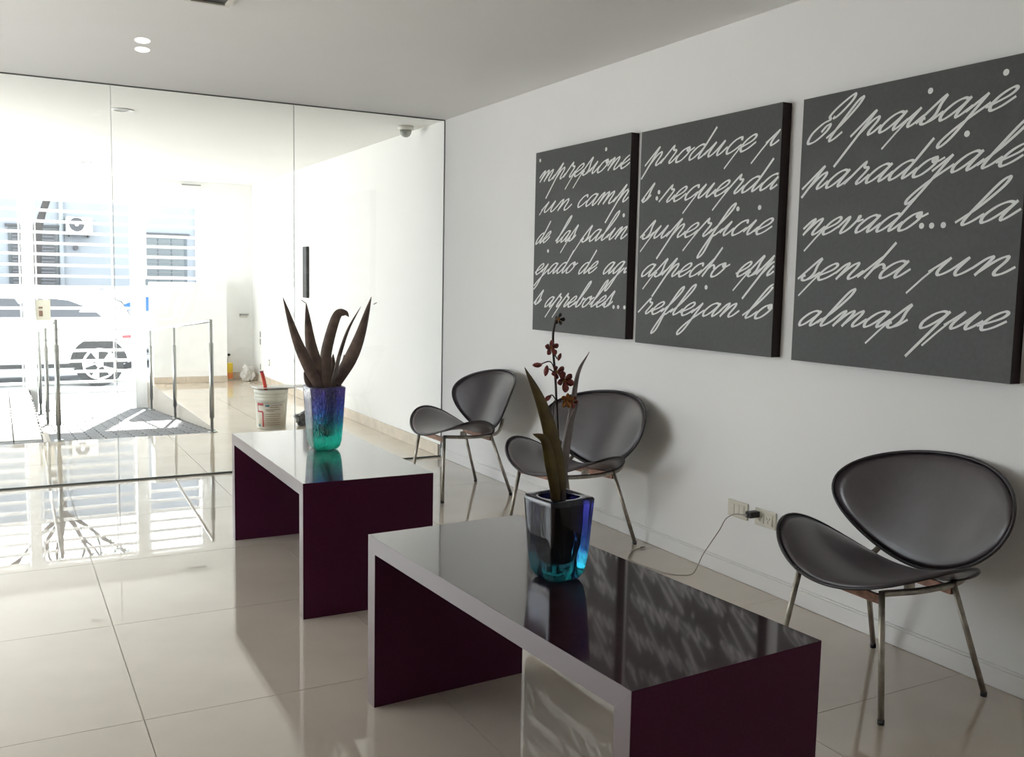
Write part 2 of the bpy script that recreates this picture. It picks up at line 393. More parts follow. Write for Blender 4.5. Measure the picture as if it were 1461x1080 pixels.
# ------------------------------------------------------------------ tables
def table(cx, cy, yaw, label):
    L, Wd, TH, t_ = 1.253, .526, .523, .05
    t = thing('coffee_table', label, 'coffee table', (cx, cy, 0), yaw, 'long dark coffee tables')
    def yz(poly, x0, x1):
        n = len(poly)
        return MB().add([(x0, y, z) for y, z in poly]+[(x1, y, z) for y, z in poly], [tuple(range(n)), tuple(range(2*n-1, n-1, -1))]+[(j, j+n, (j+1) % n+n, (j+1) % n) for j in range(n)])
    g1 = .0002; h = L/2
    tp = [(-h, TH), (h, TH), (h-t_, TH-t_), (-h+t_, TH-t_)]
    top = yz(tp, -Wd/2, Wd/2).obj('tabletop', M['wenge'], t)
    yz(tp, -Wd/2-.0015, -Wd/2-.0001).obj('edge_sheen', M['edge'], top)  # thin strip carrying the painted edge reflection
    for s_ in (-1, 1):
        lp = [(s_*h, 0), (s_*(h-t_), 0), (s_*(h-t_), TH-t_-g1), (s_*h, TH-g1)]
        g_ = yz(lp, -Wd/2, Wd/2).obj('leg_panel', M['wengeside'], t)
        yz(lp, -Wd/2-.0015, -Wd/2-.0001).obj('edge_sheen', M['edge'], g_)
    return t
table(1.248, 4.036, -.0068, 'dark purple-brown slab coffee table nearer the glass wall, under the teal glass vase')
table(1.257, 2.033, .0555, 'dark purple-brown slab coffee table in the foreground, under the navy glass vase with orchid')

# ------------------------------------------------------------------ chairs
def shell(fn, thick, m, name, parent, sign):
    NR, NT = 10, 64; mb = MB(); fr = [[], []]
    def P(r, th): return Vector(fn(r*math.cos(th), r*math.sin(th)))
    def N(u, v):
        d = 1e-3; a = Vector(fn(u+d, v))-Vector(fn(u-d, v)); b = Vector(fn(u, v+d))-Vector(fn(u, v-d)); return a.cross(b).normalized()*sign
    front = []; backr = []
    for i in range(NR+1):
        r = i/NR if i else .001
        ra, rb = [], []
        for k in range(NT):
            th = 2*PI*k/NT; u, v = r*math.cos(th), r*math.sin(th); n = N(u, v); p = P(r, th)
            e = math.sqrt(max(0, 1-r**8)); ra.append(p+n*thick*.5*e); rb.append(p-n*thick*.5*e)
        front.append(ra); backr.append(rb)
    rings = front+backr[::-1][1:]
    mb.loft(rings, True, True)
    return mb.obj(name, m, parent)
def seat_fn(u, v):
    return (-.059+.219*v, .353*u, .406+.083*u*u-.06*.219*v-.044*v*v)
def back_fn(u, v):
    lat = .336*u*(1+.269*v); h = .2*v
    return (.238+h*math.sin(.419)-.12*u*u*(1+.269*v)**2, lat, .554+h*math.cos(.419))
def rim(fn, r, m, name, parent):
    pts = [fn(math.cos(2*PI*k/80), math.sin(2*PI*k/80)) for k in range(81)]
    return MB().tube(pts, r, 8, False).obj(name, m, parent)
def make_chair(label):
    t = thing('shell_chair', label, 'chair', group='dark leather shell chairs along the wall')
    s = shell(seat_fn, .018, M['leather'], 'seat', t, 1); rim(seat_fn, .0052, M['piping'], 'piping', s)
    b = shell(back_fn, .018, M['leather'], 'backrest', t, -1); rim(back_fn, .0055, M['piping'], 'piping', b)
    for sy in (-1, 1):
        for top, foot in (((-.19, .165*sy, .385), (-.227, .222*sy, .012)), ((.115, .175*sy, .375), (.235, .222*sy, .012))):
            l = MB().tube([top, foot], .0095, 12).obj('leg', M['chrome'], t)
            MB().cyl((foot[0], foot[1], 0), .0102, .0102, .016, 14).obj('rubber_foot', M['rubber'], l)
        MB().tube(catmull([(-.19, .165*sy, .377), (-.03, .168*sy, .365), (.10, .172*sy, .367), (.17, .172*sy, .385), (.205, .165*sy, .46)], 5), .0105, 12).obj('side_rail', M['chrome'], t)
        MB().box(-.08, -.05, .160*sy-.008, .160*sy+.008, .374, .400).obj('seat_pad', M['chrome'], t)
    MB().box(-.198, -.184, -.165, .165, .345, .372).obj('crossbar', M['rust'], t)['label'] = 'rust-brown front crossbar'
    MB().box(.11, .122, -.172, .172, .335, .362).obj('crossbar', M['rust'], t)['label'] = 'rust-brown rear crossbar'
    return t
def dup(r0, label):
    r = r0.copy(); C.objects.link(r); r['label'] = label
    for ch in list(r0.children):
        c = ch.copy(); C.objects.link(c); c.parent = r
        for g_ in ch.children:
            d = g_.copy(); C.objects.link(d); d.parent = c
    return r
c3 = make_chair('dark leather shell chair nearest the camera, beside the wall sockets, under the right canvas')
c2 = dup(c3, 'dark leather shell chair in the middle, partly behind the orchid and navy vase')
c1 = dup(c3, 'dark leather shell chair nearest the glass wall, under the left canvas')
for c, x, y, a in ((c3, 2.5, 2.05, -.021), (c2, 2.477, 3.915, .204), (c1, 2.455, 5.158, .04)):
    c.location = (x, y, 0); c.rotation_euler = (0, 0, a)

# ------------------------------------------------------------------ canvases with script
GL = {
 'a': (1.45, [[(1.05, .9), (.7, 1.0), (.35, .82), (.15, .38), (.32, .02), (.62, .12), (.95, .6), (1.07, 1.0)], [(1.07, 1.0), (1.0, .3), (1.12, .02), (1.3, .12), (1.55, .5)]]),
 'b': (1.25, [[(0, .2), (.45, .9), (.72, 1.9), (.65, 2.35), (.45, 2.2), (.35, 1.2), (.35, .3), (.6, 0), (.95, .3), (.92, .85), (1.05, .7), (1.35, .8)]]),
 'c': (1.1, [[(.95, .78), (.8, 1.0), (.42, .88), (.18, .42), (.38, .01), (.75, .12), (1.15, .5)]]),
 'd': (1.45, [[(1.05, .9), (.7, 1.0), (.35, .82), (.15, .38), (.32, .02), (.62, .12), (.95, .6), (1.05, 1.0)], [(1.05, 2.1), (1.03, 1.0), (1.0, .3), (1.12, .02), (1.3, .12), (1.55, .5)]]),
 'e': (1.1, [[(.0, .2), (.35, .38), (.78, .65), (.85, .92), (.6, 1.02), (.28, .75), (.18, .32), (.42, .0), (.8, .13), (1.15, .5)]]),
 'f': (.95, [[(0, .2), (.45, .9), (.72, 1.8), (.62, 2.25), (.42, 1.9), (.38, .5), (.35, -1.2), (.5, -1.6), (.68, -1.2), (.5, -.05), (.65, .05), (1.0, .5)]]),
 'g': (1.4, [[(1.05, .9), (.7, 1.0), (.35, .82), (.15, .38), (.32, .02), (.62, .12), (.95, .6), (1.05, 1.0)], [(1.05, 1.0), (1.0, 0), (.95, -1.1), (.72, -1.55), (.52, -1.25), (.8, -.5), (1.5, .45)]]),
 'i': (.85, [[(0, .2), (.4, .98)], [(.4, 1.0), (.35, .3), (.5, .02), (.7, .12), (.95, .5)]]),
 'j': (.95, [[(0, .2), (.45, .98)], [(.45, 1.0), (.42, 0), (.38, -1.1), (.15, -1.55), (-.05, -1.25), (.25, -.5), (1.0, .45)]]),
 'l': (.95, [[(0, .2), (.45, .9), (.75, 1.9), (.67, 2.4), (.45, 2.2), (.35, 1.2), (.33, .3), (.48, .02), (.75, .15), (1.02, .5)]]),
 'm': (2.15, [[(0, .4), (.2, .88), (.38, 1), (.42, .75), (.35, 0)], [(.35, .1), (.65, .8), (.92, 1.0), (1.02, .75), (.97, 0)], [(.97, .1), (1.27, .8), (1.52, 1), (1.62, .75), (1.57, .25), (1.7, .02), (1.95, .12), (2.2, .5)]]),
 'n': (1.55, [[(0, .4), (.2, .88), (.38, 1), (.42, .75), (.35, 0)], [(.35, .1), (.65, .8), (.92, 1.0), (1.02, .75), (.97, .25), (1.1, .02), (1.35, .12), (1.6, .5)]]),
 'o': (1.2, [[(.72, 1.0), (.35, .82), (.15, .38), (.32, .01), (.72, .1), (1.0, .6), (.78, .98), (.72, .8), (1.0, .7), (1.3, .9)]]),
 'p': (1.55, [[(0, .1), (.45, 1.4)], [(.5, 1.45), (.47, 0), (.42, -1.65)], [(.47, .1), (.72, .8), (.98, 1.0), (1.12, .75), (1.07, .25), (1.2, .02), (1.4, .12), (1.6, .45)]]),
 'q': (1.4, [[(1.05, .9), (.7, 1.0), (.35, .82), (.15, .38), (.32, .02), (.62, .12), (.95, .6), (1.05, 1.0)], [(1.05, 1.0), (1.02, 0), (.97, -1.75)]]),
 'r': (1.25, [[(0, .1), (.38, 1.25), (.5, 1.1), (.62, .98), (.88, .92), (.92, .7), (.82, .2), (.95, .02), (1.12, .12), (1.32, .5)]]),
 's': (1.05, [[(0, .1), (.5, 1.4), (.62, .95), (.78, .4), (.6, .02), (.3, .05), (.22, .3), (.35, .3)], [(.6, .02), (.85, .15), (1.12, .5)]]),
 't': (1.05, [[(.0, .1), (.5, 1.3)], [(.55, 2.15), (.53, 1), (.48, .0)], [(.5, .55), (.75, .85), (1.0, .75), (1.12, .55)]]),
 'u': (1.65, [[(0, .2), (.42, .98)], [(.42, 1), (.36, .3), (.55, .02), (.85, .3), (1.12, .95)], [(1.15, 1.0), (1.1, .3), (1.25, .02), (1.45, .12), (1.7, .5)]]),
 'v': (1.35, [[(0, .4), (.25, .98), (.4, .8), (.45, .2), (.62, .02), (.92, .3), (1.08, .9), (.98, 1.0), (1.15, .72), (1.45, .8)]]),
 'E': (1.7, [[(.95, 1.45), (1.15, 1.38), (1.42, 1.7), (1.62, 2.3), (1.45, 2.65), (1.1, 2.4), (.72, 1.9), (.62, 1.5), (.85, 1.3), (.45, 1.1), (.1, .55), (.32, 0), (.85, .08), (1.25, .6), (1.2, 1.0), (.95, .95), (.85, .6)]]),
}
XH = .059
RC = [0]
def ribbon(mb, pts, x, w0, clip):
    RC[0] += 1; x = x-.00008*(RC[0] % 7)
    # pts: 2D (y, z) in wall coordinates; flat stroke with a broad-nib width
    n = len(pts); L_, R_ = [], []
    for i, p in enumerate(pts):
        t = pts[min(i+1, n-1)]-pts[max(i-1, 0)]
        if t.length < 1e-9: t = Vector((1, 0))
        t.normalize(); nn = Vector((-t.y, t.x))
        nib = abs(nn.dot(Vector((.96, -.28)))); w_ = w0*(.45+.6*nib)
        L_.append(p+nn*w_/2); R_.append(p-nn*w_/2)
    for i in range(n-1):
        if all(clip[0] < q.x < clip[1] and clip[2] < q.y < clip[3] for q in (L_[i], R_[i], L_[i+1], R_[i+1])):
            mb.add([(x-(i+k)*5e-6, q.x, q.y) for q, k in ((L_[i], 0), (R_[i], 0), (R_[i+1], 1), (L_[i+1], 1))], [(0, 1, 2, 3)])
def write(mb, word, ys, z0, ye, z1, x, clip, w0):
    adv = sum(GL[c][0] for c in word if c != '/')
    sx = (ys-ye-XH*.45)/(adv*XH); cur = 0; pre = False
    for c in word:
        if c == '/': pre = True; continue
        a, strokes = GL[c]
        def to(px, pz):
            f = (cur+px)/adv
            return Vector((ys-(cur+px)*XH*sx-pz*XH*1.0, z0+(z1-z0)*f+pz*XH))
        for s_ in strokes: ribbon(mb, [to(p.x, p.y) for p in catmull([Vector(q) for q in s_], 7)], x, w0, clip)
        if pre: ribbon(mb, [to(.12, .35), to(0, -.2), to(-.12, -1.05)], x, w0*.75, clip); pre = False
        cur += a
pics = [
 ('charcoal canvas with white script ending in arreboles, leftmost of the three on the wall', (4.869, 3.925, 1.008, 2.033), 
  [('mpr/e/sione', 4.845, 1.861, 3.921, 1.865), ('/un', 4.805, 1.686, 4.469, 1.687), ('camp', 4.426, 1.695, 3.924, 1.697), ('de', 4.866, 1.506, 4.694, 1.518), ('la/s', 4.639, 1.508, 4.417, 1.518), ('/salin', 4.374, 1.507, 3.926, 1.514), ('ejado', 4.863, 1.332, 4.416, 1.343), ('de', 4.394, 1.335, 4.201, 1.343), ('agi', 4.155, 1.336, 3.90, 1.343), ('s', 4.864, 1.157, 4.773, 1.16), ('a/r/reboles', 4.748, 1.145, 4.049, 1.167)],
  [(4.819, 1.986), (4.143, 1.975), (3.968, 1.63), (4.707, 1.466), (4.033, 1.168), (3.992, 1.169), (3.937, 1.169)]),
 ('charcoal canvas with white script starting with produce, middle one of the three', (3.838, 2.893, .999, 2.022),
  [('produc/e', 3.81, 1.851, 3.042, 1.853), ('/u', 2.99, 1.858, 2.83, 1.857), ('s', 3.828, 1.685, 3.75, 1.686), ('rec/ue/rda', 3.688, 1.672, 2.887, 1.683), ('/s/upe/rficie', 3.828, 1.508, 2.926, 1.503), ('a/specto', 3.821, 1.325, 3.195, 1.327), ('e/sp', 3.137, 1.328, 2.887, 1.333), ('/reflejan', 3.825, 1.143, 3.099, 1.154), ('lo', 3.085, 1.152, 2.905, 1.157)],
  [(3.684, 1.724), (3.699, 1.696), (3.129, 1.614), (2.998, 1.612), (3.315, 1.279)]),
 ('charcoal canvas with white script starting El paisaje, rightmost and nearest the camera', (2.780, 1.846, .998, 2.013),
  [('El', 2.765, 1.843, 2.585, 1.836), ('pa/isaje', 2.545, 1.836, 1.90, 1.857), ('paradojale', 2.772, 1.662, 1.855, 1.679), ('n/evado', 2.772, 1.49, 2.215, 1.492), ('la', 2.09, 1.497, 1.862, 1.511), ('/s/enta', 2.770, 1.314, 2.251, 1.328), ('/un', 2.18, 1.336, 1.856, 1.337), ('alma/s', 2.767, 1.137, 2.247, 1.153), ('q/ue', 2.209, 1.156, 1.877, 1.164)],
  [(2.205, 1.953), (1.933, 1.965), (2.056, 1.793), (2.207, 1.504), (2.167, 1.503), (2.122, 1.503)]),
]
PX = 2.782
for label, (ya, yb, z0, z1), words, dots in pics:
    t = thing('wall_canvas', label, 'painting', (0, 0, 0), 0, 'three script canvases')
    MB().box(PX+.0015, W-.001, yb, ya, z0, z1).obj('frame', M['frame'], t)
    MB().box(PX, PX+.0012, yb, ya, z0, z1).obj('canvas_face', M['canvas'], t)
    mb = MB(); x = PX-.0006; clip = (yb+.001, ya-.001, z0+.003, z1-.003)
    for wd in words: write(mb, *wd, x, clip, .0135)
    for (dy, dz) in dots:
        mb.add([(x, dy+.0105*math.cos(k*PI/6), dz+.0105*math.sin(k*PI/6)) for k in range(12)], [tuple(range(12))])
    mb.obj('lettering', M['script'], t)

# ------------------------------------------------------------------ vases
def vase(cx, cy, yaw, top, bot, h, m, name, label):
    t = thing(name, label, 'vase', (cx, cy, .5232), yaw)
    n = 64
    def sq(a, z, e):
        out = []
        for k in range(n):
            th = 2*PI*k/n+PI/n; c, s = math.cos(th), math.sin(th)
            r = a/((abs(c)**e+abs(s)**e)**(1/e)); out.append((r*c, r*s, z))
        return out
    def ci(r, z, wv=0):
        q = [r*(1+wv*math.sin(9*(2*PI*k/n)+z*30)*math.cos(4*(2*PI*k/n))) for k in range(n)]
        return [(q[k]*math.cos(2*PI*k/n+PI/n), q[k]*math.sin(2*PI*k/n+PI/n), z) for k in range(n)]
    T, B = top/2, bot/2
    rings = [sq(B*.62, 0, 4), sq(B*.84, .004, 5), sq(B*.97, .018, 7), sq(B*1.01+(T-B)*.12, .045, 9)]
    for f in (.35, .55, .75, .93): rings.append(sq(B+(T-B)*f, h*f, 12))
    rings += [sq(T, h-.004, 12), sq(T-.004, h, 12), ci(T*.80, h), ci(T*.78, h-.006), ci(T*.74, h*.75, .05), ci(T*.68, h*.45, .09), ci(T*.52, h*.26, .10), ci(T*.22, h*.20)]
    MB().loft(rings, True, True).obj('body', m, t)
    return t
vase(1.275, 4.10, -.03, .160, .128, .285, M['vaseA'], 'glass_vase', 'tapered square glass vase, teal at the bottom and blue above, on the farther table')
vase(1.262, 2.050, .11, .139, .112, .217, M['vaseB'], 'glass_vase', 'tapered square glass vase, dark navy with teal streaks, on the foreground table')

# ------------------------------------------------------------------ plants
def blade(pts, y0, wid, m, parent, dy=(0, 0), name='leaf', peak=.55, tw=0., yaw=0.):
    P = catmull([Vector((x, 0, z)) for x, z in pts], 7); n = len(P)-1; mb = MB(); rows = []
    for i, p in enumerate(P):
        f = i/n; yy = y0+dy[0]+(dy[1]-dy[0])*f
        t = (P[min(i+1, n)]-P[max(i-1, 0)]).normalized()
        side = Vector((t.z, 0, -t.x)); a = yaw+tw*f; side = Vector((side.x*math.cos(a), math.sin(a), side.z*math.cos(a)))
        w_ = wid/2*(max(.02, (1-(1-f/peak)**2)**.85) if f < peak else 1-.6*((f-peak)/(1-peak))**1.4)
        c = Vector((p.x, yy, p.z)); nn = t.cross(side).normalized(); d = .0009
        r = [c-side*w_+nn*.16*w_, c, c+side*w_+nn*.16*w_]
        rows.append([r[0]+nn*d, r[1]+nn*d, r[2]+nn*d, r[2]-nn*d, r[1]-nn*d, r[0]-nn*d])
    mb.loft(rows, True, True)
    return mb.obj(name, m, parent)
ZT = .5232
t = thing('strap_leaf_plant', 'artificial plant of pointed brown-purple strap leaves standing in the teal glass vase', 'plant', (1.275, 4.10, ZT+.0645))
def loc(pts, ox, oz): return [(x-ox, z-oz) for x, z in pts]
O1 = (1.275, ZT+.0645)
L1 = [([(1.078, 1.201), (1.143, 1.012), (1.204, .882), (1.250, .79), (1.268, .66)], .052, (-.05, 0)),
      ([(1.188, 1.18), (1.209, 1.003), (1.241, .881), (1.268, .789), (1.272, .64)], .060, (-.02, 0)),
      ([(1.380, 1.116), (1.362, 1.134), (1.325, 1.118), (1.283, .978), (1.275, .88), (1.281, .78), (1.276, .63)], .050, (-.03, -.01)),
      ([(1.453, 1.161), (1.393, 1.058), (1.351, .944), (1.326, .853), (1.296, .78), (1.282, .65)], .018, (.02, .0)),
      ([(1.507, 1.206), (1.454, 1.033), (1.402, .918), (1.320, .787), (1.285, .66)], .060, (.03, .01)),
      ([(1.324, .948), (1.317, .879), (1.300, .788), (1.280, .66)], .036, (.02, .01)),
      ([(1.185, .872), (1.205, .822), (1.240, .783), (1.268, .66)], .030, (.01, .01))]
for i, (pts, wd, dy) in enumerate(L1): blade(loc(pts, *O1), 0, wd, M['leafA'], t, dy, tw=.4, peak=.62 if i == 2 else .5)
o = MB().tube([(0, 0, 0), (0.004, 0, .06), (0, 0, .2)], [.008, .026, .045], 14).obj('stem_base', M['stem'], t)
for a, b in (((1.172, 1.190), (1.190, 1.176)), ((1.507, 1.172), (1.522, 1.180))):
    MB().tube([(a[0]-O1[0], 0, a[1]-O1[1]), (b[0]-O1[0], 0, b[1]-O1[1])], .0018, 6).obj('twig', M['stem'], t)
for pts in ([(1.345, .94), (1.335, .89), (1.305, .80)], [(1.365, .945), (1.352, .90), (1.30, .79)]):
    MB().tube([(x-O1[0], -.01, z-O1[1]) for x, z in pts], .0022, 6).obj('root_strand', M['leafC'], t)

O2 = (1.262, ZT+.048)
t = thing('orchid', 'artificial orchid with dark red flowers and olive leaves standing in the navy glass vase', 'plant', (1.262, 2.05, ZT+.048))
def rp(pts, w_, m, dy, tw=.3, name='leaf'):
    return blade(loc(pts, *O2), 0, w_, m, t, dy, tw=tw, name=name)
rp([(1.129, 1.079), (1.182, .992), (1.221, .899), (1.248, .797), (1.259, .723), (1.262, .60)], .043, M['leafB'], (-.04, 0))
rp([(1.150, .915), (1.193, .893), (1.219, .828), (1.244, .739), (1.258, .61)], .030, M['leafB'], (-.05, 0))
rp([(1.356, 1.109), (1.320, 1.051), (1.302, .951), (1.283, .866), (1.272, .795), (1.270, .722), (1.264, .60)], .019, M['leafC'], (.02, 0), .9)['label'] = 'narrow silver-grey leaf'
rp([(1.300, .985), (1.283, .93), (1.272, .84), (1.266, .72), (1.262, .62)], .020, M['leafC'], (-.02, 0), .6)['label'] = 'short grey leaf'
stem = [(1.236, 1.195), (1.229, 1.16), (1.231, 1.11), (1.237, 1.061), (1.241, 1.021), (1.244, .981), (1.254, .868), (1.266, .795), (1.267, .723), (1.262, .60)]
MB().tube(catmull([(x-O2[0], -.005, z-O2[1]) for x, z in stem], 4), .0032, 8).obj('flower_stem', M['stem'], t)
MB().tube([(-.0, 0, 0), (.002, 0, .12), (.004, 0, .2)], [.010, .020, .012], 10).obj('stem_base', M['stem'], t)
def flower(x, z, s, rot, m, y=-.02):
    f = bpy.data.objects.new('flower', None)
    c = Vector((x-O2[0], y, z-O2[1]))
    core = MB().lathe([(.001, -.004), (.004, -.003), (.005, 0), (.003, .004), (.001, .005)], 8).obj('flower', M['petalo'], t)
    core.location = c; core.rotation_euler = (PI/2, 0, 0)
    bpy.data.objects.remove(f)
    for k in range(5):
        a = rot+k*2*PI/5+random.uniform(-.15, .15); L_ = s*random.uniform(.85, 1.1); mb = MB(); rows = []
        for i in range(7):
            q = i/6; r = .003+L_*q; w_ = L_*.40*math.sin(PI*(.06+.88*q**1.25))**.75; zz = .006*math.sin(q*2.2)+.1*r
            d = Vector((math.cos(a), math.sin(a), 0)); e = Vector((-d.y, d.x, 0)); b = d*r+Vector((0, 0, zz))
            rows.append([b-e*w_, b+Vector((0, 0, .0008)), b+e*w_, b-Vector((0, 0, .0008))])
        mb.loft(rows, True, True).obj('petal', m, core)
flower(1.214, 1.125, .019, .4, M['petal'])
flower(1.256, 1.040, .024, .9, M['petal'])
flower(1.238, 1.062, .018, 2.0, M['petal'], -.012)
flower(1.262, .990, .018, .2, M['petalo'])
flower(1.287, .984, .014, 1.1, M['petal'], -.01)
flower(1.234, 1.196, .013, 2.6, M['stem'])
def bud(x, z, a, s=.010):
    mb = MB(); d = Vector((math.cos(a), 0, math.sin(a))); c = Vector((x-O2[0], -.012, z-O2[1]))
    mb.tube([c-d*s*1.3, c-d*s*.8, c, c+d*s*.8, c+d*s*1.3], [.0008, s*.45, s*.62, s*.45, .0008], 10); mb.obj('bud', M['petal'], t)
bud(1.181, 1.081, PI, .011); bud(1.207, 1.066, 1.4, .011); bud(1.213, .996, .6, .010); bud(1.245, 1.10, 1.2, .008); bud(1.272, 1.05, .3, .006)
for pts in ([(1.238, 1.06), (1.222, 1.088), (1.190, 1.081)], [(1.238, 1.058), (1.216, 1.07), (1.207, 1.052)], [(1.244, .985), (1.230, 1.003), (1.218, .998)], [(1.245, .97), (1.235, .985), (1.234, .90)], [(1.245, .99), (1.265, .985), (1.287, .984)], [(1.232, 1.11), (1.242, 1.095), (1.246, 1.10)]):
    MB().tube(catmull([(x-O2[0], -.006, z-O2[1]) for x, z in pts], 4), .0016, 6).obj('twig', M['stem'], t)

# ------------------------------------------------------------------ sockets, charger and cable
def plate(yc, zc, label):
    t = thing('wall_socket', label, 'socket', (W-.009, yc, zc), 0)
    MB().box(0, .0085, -.062, .062, -.037, .037).obj('plate', M['outlet'], t, .003)
    MB().box(-.002, -.0002, -.048, .048, -.026, .026).obj('inner_frame', M['outlet'], t)
    return t
t = plate(3.096, .313, 'ivory wall plate with three blank switch modules, left of the plugged socket')
for k in (-1, 0, 1): MB().box(-.0045, -.0022, k*.030-.0135, k*.030+.0135, -.022, .022).obj('module', M['outlet'], t)
t = plate(2.926, .311, 'ivory wall socket with the black charger plugged in, right of the other plate')
for k in (-1, 1): 
    o = MB().box(-.0045, -.0022, k*.024-.021, k*.024+.021, -.022, .022).obj('module', M['outlet'], t)
    mb = MB()
    for a, b, r in ((-.008, .004, .6), (.008, .004, -.6), (0, -.010, 0)):
        c_, s_ = math.cos(r), math.sin(r); L_ = .006
        q = [Vector((-c_*.0012-s_*L_, 0, 0)), ]
        pts = [(-.0048, k*.024+a+dx*c_-dz*s_, b+dx*s_+dz*c_) for dx, dz in ((-.0014, -L_), (.0014, -L_), (.0014, L_), (-.0014, L_))]
        mb.add(pts, [(0, 1, 2, 3)])
    mb.obj('pin_slot', M['black'], o)
t = thing('phone_charger', 'black plug charger with a thin grey cable trailing down to the floor', 'charger', (W-.05, 2.965, .325))
MB().box(-.020, .0355, -.016, .016, -.013, .013).obj('plug_body', M['black'], t, .003)
MB().box(-.032, -.0205, -.007, .007, -.004, .004).obj('connector', M['grey'], t, .001)
o3 = Vector((W-.05, 2.965, .325))
cab = [(2.750, 2.965, .325), (2.742, 3.02, .318), (2.742, 3.075, .285), (2.735, 3.105, .23), (2.722, 3.150, .155), (2.712, 3.185, .095), (2.700, 3.205, .035), (2.685, 3.222, .004),
       (2.63, 3.235, .0035), (2.592, 3.28, .0035), (2.575, 3.36, .0035), (2.562, 3.46, .0035), (2.577, 3.549, .0035), (2.641, 3.621, .0035), (2.70, 3.655, .0035), (2.728, 3.66, .0035)]
MB().tube([Vector(p)-o3 for p in catmull(cab, 8)], .0022, 8).obj('cable', M['cable'], t)
MB().tube([Vector(p)-o3 for p in ((2.728, 3.66, .006), (2.755, 3.668, .006))], .0045, 8).obj('cable_end', M['cable'], t)

# ------------------------------------------------------------------ clutter behind the glass
t = thing('paint_bucket', 'pale plastic bucket with a red and white label, behind the glass', 'bucket', (2.04, 8.06, 0))
MB().lathe([(.118, 0), (.121, .01), (.134, .24), (.138, .245), (.138, .262), (.135, .266), (.138, .272), (.139, .290), (.136, .294), (.142, .30), (.143, .335), (.139, .337), (.136, .31), (.116, .012), (.001, .010)], 48).obj('body', M['bucket'], t)
def arc(r0, r1, a0, a1, z0, z1, off, m, name, parent):
    n = 14; mb = MB()
    def R(z): return .121+(.134-.121)*(z-.01)/.23+off
    rings = []
    for i in range(n+1):
        a = a0+(a1-a0)*i/n
        rings.append([(R(z)*math.cos(a), R(z)*math.sin(a), z) for z in (z0, z1)]+[((R(z)-.0006)*math.cos(a), (R(z)-.0006)*math.sin(a), z) for z in (z1, z0)])
    mb.loft(rings, True, True); return mb.obj(name, m, parent)
fc = math.atan2(-8.06, -2.04)   # direction of the viewer
lab = arc(0, 0, fc-1.0, fc+1.05, .02, .225, .0012, M['lab'], 'label_sheet', t)
lab['label'] = 'cream label sheet with red frame'
for a0, a1, z0, z1, m in ((-1.0, -.5, .205, .225, 'labred'), (-.62, -.5, .02, .15, 'labred'), (-1.0, -.55, .145, .158, 'labred'), (-1.0, -.93, .15, .22, 'labred'),
                          (-.38, -.12, .195, .212, 'labblue'), (-.98, -.80, .022, .045, 'labblue')):
    arc(0, 0, fc+a0, fc+a1, z0, z1, .0022, M[m], 'print', lab)
for a0, a1, z in ((-.05, .45, .203), (.5, .75, .205), (-.1, .5, .187), (-.4, .6, .168), (-.35, .2, .156), (-.4, .65, .128), (-.4, .6, .110), (-.38, .62, .090), (-.4, .5, .075), (-.35, .6, .055), (-.4, .6, .038)):
    arc(0, 0, fc+a0, fc+a1, z, z+.004, .0022, M['labink'], 'print', lab)
hp = [(.142*math.cos(a), .142*math.sin(a), .275-.05*math.sin((a-fc+PI/2)/PI*PI)) for a in [fc-PI/2+PI*i/20 for i in range(21)]]
MB().tube([(x*1.0, y*1.0, z) for x, y, z in hp], .002, 6).obj('wire_handle', M['steel'], t)
t = thing('brush_handle', 'red plastic tool handle sticking up out of the bucket', 'tool', (1.96, 8.05, .012))
MB().tube(catmull([(0.055, 0, 0), (.045, 0, .18), (.035, 0, .30), (.01, -.01, .42), (-.005, -.015, .468)], 4), .0155, 10).obj('handle', M['redplastic'], t)
MB().tube([(-.005, -.015, .468), (-.007, -.016, .48)], .0165, 10).obj('end_cap', mat('dark_red_cap', (.25, .02, .04), .4), t)
mb = MB(); rows = []
for i in range(9):
    f = i/8; rows.append([Vector((-.155+.50*f, d*.16, .353+.012*math.sin(f*5)+.010*math.sin(d*9+f*7)+z)) for d in (-1, -.4, .3, 1) for z in (0,)]+[Vector((-.155+.50*f, d*.16, .350+.012*math.sin(f*5)+.010*math.sin(d*9+f*7))) for d in (1, .3, -.4, -1)])
mb.loft(rows, True, True)
def crumple(o, center, rad, amp, sc_, sq=(1, 1, 1)):
    pass
def lump(name, label, cat, loc, rx, ry, rz, m, seed, amp=.35):
    bm = bmesh.new(); bmesh.ops.create_icosphere(bm, subdivisions=4, radius=1)
    for v in bm.verts:
        n = noise.noise(v.co*1.6+Vector((seed, 0, 0)))*amp+abs(noise.noise(v.co*4+Vector((0, seed, 0))))*amp*.7
        c = v.co*(1+n-.1); v.co = Vector((c.x*rx, c.y*ry, max(0, (c.z+.85)*rz)))
    me = bpy.data.meshes.new(name); bm.to_mesh(me); bm.free(); me.materials.append(m)
    o = link(name, me, loc=loc); return tag(o, label, cat)
mb = MB(); nx, ny = 18, 8
for i in range(nx):
    for j in range(ny):
        f, d = i/(nx-1), j/(ny-1); mb.v.append((-.15+.46*f, -.12+.24*d, .0+.012*noise.noise(Vector((f*4, d*4, 2)))+.006*noise.noise(Vector((f*11, d*9, 5)))))
for i in range(nx-1):
    for j in range(ny-1): a = i*ny+j; mb.f.append((a, a+ny, a+ny+1, a+1)); mb.sm.append(True)
o = mb.obj('plastic_sheet', M['bag']); o.location = (2.04, 8.06, .349); sol = o.modifiers.new('thickness', 'SOLIDIFY'); sol.thickness = .002
tag(o, 'crumpled translucent plastic sheet lying across the top of the bucket', 'sheet')
